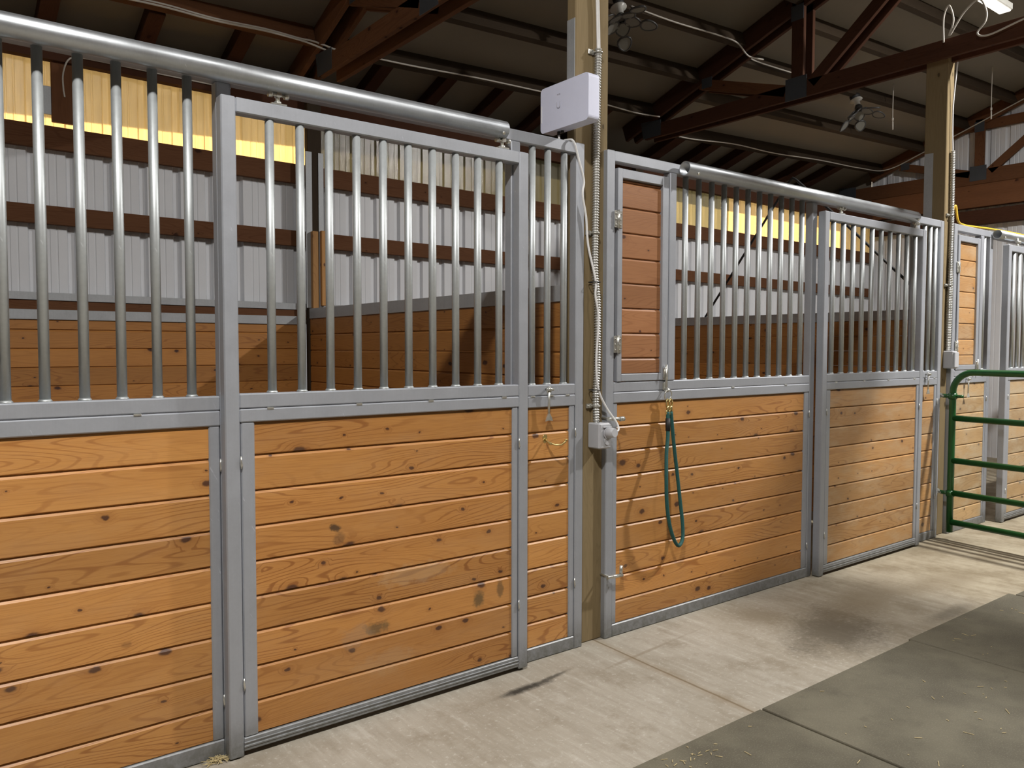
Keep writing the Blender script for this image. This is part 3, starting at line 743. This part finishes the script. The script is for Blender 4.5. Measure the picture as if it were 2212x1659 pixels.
girt('wall_girt', -5, 11.4, 3.30, 3.338, 2.780, 2.932, 'lumber', 'uppermost brown girt on the back wall, right under the translucent strip')
girt('wall_girt', -5, 11.4, 3.30, 3.338, 2.285, 2.408, 'lumber', 'middle brown girt on the back wall between white metal sheets')
g3 = girt('wall_girt', -5, 11.4, 3.285, 3.338, 1.709, 1.781, 'lumber', 'lowest brown girt on the back wall, just above the wood lining')
mc = B(); mc.beam((-5, 3.300, zb(1.806, -5)), (11.4, 3.300, zb(1.806, 11.4)), .05, .050, bev=.001); c = mc.obj('metal_cap', 'steel_dull', g3, )
SB = [(-1.05, 2.56, 'stall at left'), (2.70, 6.30, 'second stall'), (6.46, 10.2, 'third stall')]
for x0, x1, nm in SB:
    t = thing('wall_lining', ((x0 + x1) / 2, 3.29, 0), 'board lining with metal cap on the back wall of the ' + nm, 'wall lining')
    B().planks(x0, x1, 3.262, 3.284, 0, 1.622, [1.551 - .1245 * i for i in range(13)]).obj('wood_panel', 'board_in', t)
    B().box(x0, x1, 3.252, 3.290, 1.618, 1.684, .002).obj('cap_channel', 'steel_dull', t)
# partitions between the stalls
for xp, nm, yn in ((2.60, 'board partition between the first and second stall, seen through the near door bars', .095), (6.345, 'board partition between the second and third stall, in shade behind the bars', .200)):
    t = thing('stall_partition', (xp, 1.7, 0), nm, 'partition')
    B().planks(yn, 3.20, xp - .018, xp + .018, 0, 1.675, [1.665 - .1245 * i for i in range(1, 14)], axis='y').obj('wood_panel', 'board_in', t)
    B().box(xp - .026, xp + .026, yn, 3.20, 1.665, 1.745, .002).obj('cap_channel', 'steel_dull', t)
# back posts
bp = thing('back_post', (2.625, 3.25, 0), 'grey-brown post against the back wall, seen through the near door bars', 'post')
B().box(2.572, 2.690, 3.205, 3.258, 0, 3.52, .004).obj('timber', 'lumber_tan', bp)
B().box(2.554, 2.606, 3.199, 3.204, 1.75, 2.975, .001).obj('steel_strap', 'steel_dull', bp); B().box(2.660, 2.704, 3.199, 3.204, 1.75, 2.975, .001).obj('steel_strap', 'steel_dull', bp)
B().box(2.590, 2.638, 3.160, 3.199, 0, 2.352, .003).obj('batten', 'stud', bp); B().box(2.668, 2.706, 3.165, 3.199, 1.77, 2.362, .003).obj('batten', 'stud', bp)
bp2 = thing('back_post', (6.33, 3.25, 0), 'post against the back wall of the second stall, half hidden by the bars', 'post')
B().box(6.27, 6.39, 3.205, 3.258, 0, 3.45, .004).obj('timber', 'lumber_tan', bp2)
sd = B(); sd.box(.836, .964, 3.302, 3.338, 2.93, 3.33, .003)
tag(sd.obj('wall_stud', 'lumber'), 'short wide brown stud between two panes of the yellow strip', 'stud')
pz = B(); pz.box(.735, .836, 3.318, 3.336, 2.975, 3.16, .002)
tag(pz.obj('metal_patch', 'steel_dull'), 'small grey metal patch on the yellow strip beside the wide stud', 'metal patch')
cable('electrical_cable', [(2.0, 3.262, 3.362), (1.5, 3.262, 3.366), (1.15, 3.262, 3.370), (.99, 3.262, 3.366), (.93, 3.264, 3.335), (.905, 3.295, 3.25), (.905, 3.298, 3.16), (.912, 3.298, 3.10)], .0055, 'grey_cable', 'pale cable hooking down over the wide stud in the back wall')
br_ = B(); xr = 6.345
br_.tube([(xr, 2.32, 1.746), (xr, 1.75, 2.48), (xr, 1.40, 2.93), (xr, 1.367, 2.955), (xr, 1.33, 2.93), (xr, .80, 2.43), (xr, .10, 1.746)], .011, 8)
tag(br_.obj('brace_rod', 'black'), 'black bent rod standing like an inverted V on the partition behind the second stall', 'rod')

# ------------------------------------------------------------------ ROOF
YR = -2.0
cb = B()
X0, X1, Y1, YF = -5, 11.5, 4.35, -7.4
def zr2(x, y): return zr(x, YR) + .346 * (y - YR)
def zany(x, y): return zr(x, y) if y >= YR else zr2(x, y)
for xa, xb_ in ((X0, 0), (0, X1)):
    for ya, yb_ in ((Y1, YR), (YR, YF)):
        for up in (0, .03):
            cb.quad(*[(x, y, zany(x, y) + up) for x, y in ((xa, ya), (xb_, ya), (xb_, yb_), (xa, yb_))])
bmesh.ops.remove_doubles(cb.bm, verts=cb.bm.verts, dist=1e-4)
struct(cb.obj('ceiling', 'deck', origin=(0, 0, 0)))
# the rest of the shell, out of frame
def tri_wall(name, x, s, mat):
    b = B()
    prof = []; y = YF; k = 0; rib = .2286
    while y < 3.36:
        for dy, d in ((0, 0), (.018, .019), (.046, .019), (.064, 0), (.118, 0), (.122, .003), (.128, .003), (.132, 0), (.164, 0), (.168, .003), (.174, .003), (.178, 0)):
            if y + dy < 3.36: prof.append((y + dy, d))
        y += rib
    prof.append((3.36, 0))
    zt = lambda q: (zr(x, q) if q >= YR else zr2(x, q)) + .01
    for off in (0, .003):
        lo = [b.bm.verts.new((x + s * (d + off), q, 0)) for q, d in prof]; hi = [b.bm.verts.new((x + s * (d + off), q, zt(q))) for q, d in prof]
        for i in range(len(prof) - 1): b.bm.faces.new((lo[i], lo[i + 1], hi[i + 1], hi[i]))
    return struct(b.obj(name, mat, origin=(0, 0, 0)))
tri_wall('wall_right', 11.40, 1, 'wall_metal'); tri_wall('wall_left', -5.0, -1, 'dark_wall')
fw = B(); corrugated(fw, -5, 11.5, lambda x: 0, lambda x: zr2(x, YF), YF, flip=-1); struct(fw.obj('wall_front', 'dark_wall', origin=(0, 0, 0)))

def truss(xn, label, zc0, zc1, yend, dbl=True, mat='lumber_dark', gap=.10, webs=True, yv=1.25, k=1.0):
    """two-ply roof truss standing across the aisle, near face at xn"""
    t = thing('roof_truss', (xn, 0, zc0), label, 'roof truss')
    dz = .045 * (xn - 2.49)
    plies = (xn, xn + .038 + gap) if dbl else (xn,)
    zt = lambda y: zr(xn, y) - .012
    for x in plies:
        b = B(); b.beam((x + .019, yend, (zc0 + zc1) / 2), (x + .019, -3.9, (zc0 + zc1) / 2 - .01), .038, zc1 - zc0); b.obj('bottom_chord', mat, t)
        b = B(); b.beam((x + .019, 3.32, zt(3.32) - .085), (x + .019, -2.0, zt(-2.0) - .085), .038, .17); b.obj('top_chord', mat, t)
        if webs:
            b = B(); b.beam((x + .019, yv, zc1 - .06), (x + .019, yv, zt(yv) - .10), .038, .115, up=(0, 1, 0)); b.obj('web', mat, t)
            b = B(); b.beam((x + .019, yv - .13, zc1 - .04), (x + .019, yv - 1.7, zt(yv - 1.7) - .10), .038, .100); b.obj('web', mat, t)
            b = B(); b.beam((x + .019, yv + .11, zc1 - .05), (x + .019, yv + 1.05, zt(yv + 1.05) - .17), .038, .100); b.obj('web', 'lumber', t)
    if webs:
        def plate(*q): B().prism([(xn - .003, *p) for p in q], (.003, 0, 0)).obj('gusset_plate', 'gusset', t)
        def rect(a0, a1, z0, z1): plate((a0, z0), (a1, z0), (a1, z1), (a0, z1))
        rect(yv - .095, yv + .11, zc1 - .145, zc1 + .045); rect(yv - .055, yv + .065, zt(yv) - .26, zt(yv) - .13)
        rect(yv + .91, yv + 1.03, zt(yv + .95) - .26, zt(yv + .95) - .165)
        plate((yend + .02, zc0 + .01), (yend - .22, zc0 + .01), (yend - .22, zc1 + .03), (yend + .05, zc1 + .05))
    return t
t1 = truss(2.49, 'brown two-ply roof truss at upper left, crossing above the nearest sliding door', 3.415, 3.545, 2.79, mat='lumber')
t2 = truss(6.20, 'dark two-ply roof truss with a steel plate, crossing to the far post', 3.600, 3.735, 3.02)
t3 = truss(11.28, 'brown gable truss against the white end wall at far right', 3.600, 3.790, 3.75, dbl=False, mat='lumber', yv=1.84)
gg = B(); gg.box(11.33, 11.385, -4, 2.9, 4.31, 4.43, .004); tag(gg.obj('wall_girt', 'lumber'), 'brown girt crossing high on the white gable wall, behind the gable truss', 'wall girt')
hb_ = B(); hb_.box(11.29, 11.385, -4, 3.3, 3.30, 3.60, .004); tag(hb_.obj('header_beam', 'lumber'), 'deep brown beam under the gable truss on the white end wall', 'beam')
hb_ = B(); hb_.box(11.27, 11.385, -4, 3.3, 3.07, 3.26, .004); tag(hb_.obj('header_beam', 'lumber_dark'), 'lower dark beam on the white end wall, below a thin white slit', 'beam')

def purlin(x0, x1, y, label, mat='lumber_dark', d=.14, w=.038):
    t = B(); n = Vector((0, .346, 1)).normalized()
    t.beam(Vector((x0, y, zr(x0, y))) - n * d / 2, Vector((x1, y, zr(x1, y))) - n * d / 2, w + .02, d, up=n)
    return tag(t.obj('roof_purlin', mat), label, 'roof purlin', 'roof purlins')
bays = [(-4.9, 2.485, 'over the first stall', (2.90, 2.32, 1.74, 1.16, .58, 0), 'lumber'), (2.68, 6.195, 'over the second stall', (2.95, 2.37, 1.85, 1.27, .70, .12, -.46), 'lumber_tan'), (6.40, 11.27, 'over the third stall', (3.18, 2.60, 2.03, 1.47, .95, .40, -.15), 'lumber_tan')]
ordn = ['lowest', 'second lowest', 'third lowest', 'fourth lowest', 'fifth lowest', 'sixth lowest', 'topmost']
for x0, x1, nm, ys, mt in bays:
    for k, y in enumerate(ys): purlin(x0, x1, y, 'roof purlin ' + nm + ', ' + ordn[k] + ' of the bay', mt)
# short rafters at the eave
el = ['far left', 'left', 'middle', 'right']
def eave(xs, nm, y0, w=.105, y9=3.40):
    for k, x in enumerate(xs):
        b = B(); b.beam((x, y0, zr(x, y0) - .055), (x, y9, zr(x, y9) - .055), w, .10, up=(0, .346, 1))
        tag(b.obj('eave_rafter', 'lumber_dark'), 'short dark eave rafter ' + nm + ', ' + ('leftmost', 'second from the left', 'third from the left', 'fourth from the left', 'fifth from the left', 'sixth from the left')[k], 'rafter', 'eave rafters')
eave((.20, .80, 1.41, 2.02, 2.55), 'above the first stall', 2.93)
eave((3.17, 3.79, 4.40, 5.02, 5.65), 'above the second stall', 2.98, .105, 3.65)
eave((7.00, 7.63, 8.27, 8.95, 9.66, 10.3), 'above the third stall', 3.21, .16, 4.0)

def on_roof(x, y, d): return (x, y, zr(x, y) - d)
def pf(x, yc, d): return (x, yc - d * .327 - .040, zr(x, yc) - d * .945)
cl = [('electrical_cable', [pf(.4, 2.90, .085), pf(1.0, 2.90, .08), pf(1.4, 2.90, .075), pf(1.75, 2.90, .105), pf(2.1, 2.90, .105), pf(2.35, 2.90, .125), (2.46, 2.80, 3.675), (2.60, 2.74, 3.63)], 'upper one of two white cables stapled along the purlin at upper left'),
      ('electrical_cable', [pf(.4, 2.90, .100), pf(1.0, 2.90, .095), pf(1.4, 2.90, .095), pf(1.75, 2.90, .122), pf(2.1, 2.90, .122), pf(2.35, 2.90, .14), (2.45, 2.80, 3.65), (2.58, 2.74, 3.60)], 'lower one of two white cables stapled along the purlin at upper left'),
      ('electrical_cable', [pf(2.75, 2.95, .115), pf(3.3, 2.95, .125), pf(4.0, 2.95, .115), pf(4.8, 2.95, .125), pf(5.4, 2.95, .12), pf(5.9, 2.95, .15), (6.16, 2.78, 3.78)], 'pale cable along the purlin behind the white box and the near post'),
      ('electrical_cable', [pf(4.7, 1.85, .10), pf(5.2, 1.85, .125), pf(5.8, 1.85, .12), pf(6.05, 1.85, .14), (6.20, 1.75, 4.10), (6.38, 1.72, 4.10), (6.46, 1.92, 4.19), pf(6.7, 2.03, .09), pf(7.4, 2.03, .10)], 'pale cable sagging along the purlin right of the near post'),
      ('electrical_cable', [pf(6.42, 3.18, .125), pf(7.0, 3.18, .15), pf(7.8, 3.18, .115), pf(8.6, 3.18, .14), pf(9.6, 3.18, .12), pf(10.6, 3.18, .13), (11.2, 3.02, 3.98), (11.26, 2.5, 4.16), (11.26, 1.5, 4.51), (11.26, .4, 4.9)], 'pale cable bundle along the low purlin, then up the gable truss')]
for nm, p, lb in cl: cable(nm, p, .007, 'grey_cable', lb)
cable('electrical_cable', [(6.18, .02, 3.70), (6.17, .02, 3.88), (6.16, -.02, 3.95), (6.17, -.05, 3.84), (6.18, -.02, 3.74), (6.17, -.12, 3.87), (6.17, -.22, 3.93), (6.17, -.27, 3.84), (6.165, -.27, 3.76), (6.16, -.22, 3.69), (6.16, -.30, 3.655), (6.16, -.55, 3.70), (6.16, -.9, 3.73)], .0065, 'grey_cable', 'pale cable looping above the chord of the dark truss by the far post')
ycb = B().tube(smooth([(6.42, .03, 2.42), (6.43, .03, 2.50), (6.45, .02, 2.53), (6.47, .01, 2.42), (6.60, .02, 2.40), (6.8, .01, 2.402), (7.05, .0, 2.408), (7.5, -.03, 2.405), (8.2, -.03, 2.405)], 8), .008, 8).obj('extension_cord', 'yellow')
tag(ycb, 'yellow cord lying along the top of the third stall front', 'cord')
for k, (x, y, z0, z1) in enumerate(((9.03, 1.85, 4.44, 3.93), (10.1, 1.24, 4.70, 4.1))):
    b = B(); b.tube(smooth([(x, y, z0), (x - .004, y, (z0 + z1) / 2), (x, y, z1 + .1), (x + .006, y, z1)]), .005, 6); b.tube([(x, y, z1 + .13), (x, y, z1 + .10)], .011, 8); b.tube([(x + .002, y, z1 + .09), (x + .006, y, z1)], .008, 6)
    tag(b.obj('pull_cord', 'grey_cable'), ('pale pull cord with a knot, hanging beside the far petal lamp', 'thin pull cord hanging near the gable truss, right of the far post')[k], 'pull cord')

def petal_lamp(x, y, d, label, ang, tilt):
    """unlit screw-in lamp with folding petal panels on a porcelain holder"""
    n = Vector((0, -.346, -1)).normalized(); o = Vector(on_roof(x, y, d)); s = 1.0
    t = thing('petal_lamp', o, label, 'lamp')
    b = B(); b.tube([o, o + n * .02, o + n * .05], .07, 16, rad=[.055, .055, .05]); b.obj('junction_box', 'black', t)
    b = B(); b.tube([o + n * .05, o + n * .062, o + n * .075, o + n * .12], .05, 18, rad=[.062, .068, .034, .030]); b.obj('lamp_holder', 'porcelain', t)
    b = B(); b.tube([o + n * .12, o + n * .15, o + n * .17], .04, 14, rad=[.026, .042, .038]); b.obj('hub', 'lampgrey', t)
    a0 = Vector((1, 0, 0)); a1 = n.cross(a0)
    c = o + n * .165
    for k in range(5):
        a = ang + 2 * PI * k / 5; dr = (a0 * math.cos(a) + a1 * math.sin(a)); sd_ = n.cross(dr); dn = (dr * math.cos(tilt) + n * math.sin(tilt)).normalized()
        f = B(); lens = B(); nn = dn.cross(sd_).normalized()
        for (q0, q1, ww) in ((.03, .155, .056), (.16, .29, .054)):
            ring = []
            for i in range(14):
                th = 2 * PI * i / 14
                ring.append(c + dn * ((q0 + q1) / 2 + (q1 - q0) / 2 * math.cos(th)) + sd_ * ww * math.sin(th) * (1 - .25 * math.cos(th)))
            f.tube(ring, .0085, 6, cyc=True)
            lens.prism(ring, nn * .004)
        arm = f.obj('petal', 'lampgrey', t); lens.obj('lens', 'lamplens', arm)
    return t
petal_lamp(4.56, 1.80, .10, 'unlit petal lamp on the ceiling right beside the near post top', .5, .35)
petal_lamp(8.47, 2.00, .13, 'unlit petal lamp hanging under the dark truss chord near the far post', 1.9, .55)

# ------------------------------------------------------------------ LIGHTS: strip lamps of the barn
def strip(x, y, z, L, label, watts, ax='x', size=.14):
    t = thing('strip_light', (x, y, z), label, 'ceiling light')
    hx, hy = (L / 2, .06) if ax == 'x' else (.06, L / 2)
    B().box(x - hx, x + hx, y - hy, y + hy, z + .012, z + .07, .006).obj('housing', 'porcelain', t)
    B().box(x - hx * .98, x + hx * .98, y - hy * .8, y + hy * .8, z, z + .014, .004).obj('diffuser', 'led', t)
    l = bpy.data.lights.new('lamp', 'AREA'); l.shape = 'RECTANGLE'; l.energy = watts; l.color = (1, .95, .87)
    l.size, l.size_y = (L, size) if ax == 'x' else (size, L)
    lo = bpy.data.objects.new('lamp', l); COL.objects.link(lo); lo.parent = t; lo.location = (0, 0, -.012)
    return t
def bulb(x, y, z, label, watts, spread=180, d=.24):
    t = thing('petal_lamp', (x, y, z), label, 'lamp')
    B().tube([(x, y, z + .25), (x, y, z + .10)], .06, 14, rad=[.07, .05]).obj('lamp_holder', 'porcelain', t)
    B().tube([(x, y, z + .10), (x, y, z + .02), (x, y, z + .012)], .1, 20, rad=[.05, d / 2 + .01, d / 2 + .01]).obj('shade', 'porcelain', t)
    B().tube([(x, y, z + .012), (x, y, z)], d / 2, 20).obj('diffuser', 'led', t)
    l = bpy.data.lights.new('lamp', 'AREA'); l.shape = 'DISK'; l.energy = watts; l.color = LC; l.size = d; l.spread = math.radians(spread)
    lo = bpy.data.objects.new('lamp', l); COL.objects.link(lo); lo.parent = t; lo.location = (0, 0, -.012)
    return t
LC = (1, .965, .92)
bulb(.0, -2.45, 4.55, 'lit petal lamp over the aisle by the first stall, out of frame', 310, 180)
bulb(2.6, -2.35, 4.7, 'lit petal lamp over the aisle by the near timber post, out of frame', 60, 180)
bulb(7.05, -2.2, 5.0, 'lit petal lamp over the aisle by the green gate, out of frame', 640, 180)
strip(7.35, .28, 4.44, 1.15, 'lit strip light on the roof at the top right corner', 20)

# ------------------------------------------------------------------ SKY, SUN OUTSIDE, CAMERA
w = bpy.data.worlds.new('World'); S.world = w; w.use_nodes = True
bgn = w.node_tree.nodes['Background']; bgn.inputs[0].default_value = (.85, .92, 1.0, 1); bgn.inputs[1].default_value = 5.2
sl = bpy.data.lights.new('sun', 'SUN'); sl.energy = 40.0; sl.angle = .009; sl.color = (1, .93, .80)
so = bpy.data.objects.new('sun', sl); COL.objects.link(so)
so.rotation_euler = Vector((-.60, -.72, -.222)).normalized().to_track_quat('-Z', 'Y').to_euler(); so.location = (4, 9, 6)

F, YAW, PIT, ROL, CY, CZ = 1714.7787, .6561, -.0455, .0018, -2.776, 1.4371
c = bpy.data.cameras.new('camera'); cam = bpy.data.objects.new('camera', c); COL.objects.link(cam)
c.sensor_fit = 'HORIZONTAL'; c.sensor_width = 36; c.lens = F / 2212 * 36; c.clip_start = .05; c.clip_end = 200
fw_ = Vector((math.sin(YAW) * math.cos(PIT), math.cos(YAW) * math.cos(PIT), math.sin(PIT)))
r_ = Vector((math.cos(YAW), -math.sin(YAW), 0)); u_ = r_.cross(fw_)
r2 = r_ * math.cos(ROL) + u_ * math.sin(ROL); u2 = -r_ * math.sin(ROL) + u_ * math.cos(ROL)
mw = Matrix((r2, u2, -fw_)).transposed().to_4x4(); mw.translation = Vector((0, CY, CZ)); cam.matrix_world = mw
S.camera = cam
S.view_settings.view_transform = 'Standard'; S.view_settings.look = 'None'; S.view_settings.gamma = 1.0
S.view_settings.use_curve_mapping = False; S.view_settings.exposure = -0.55
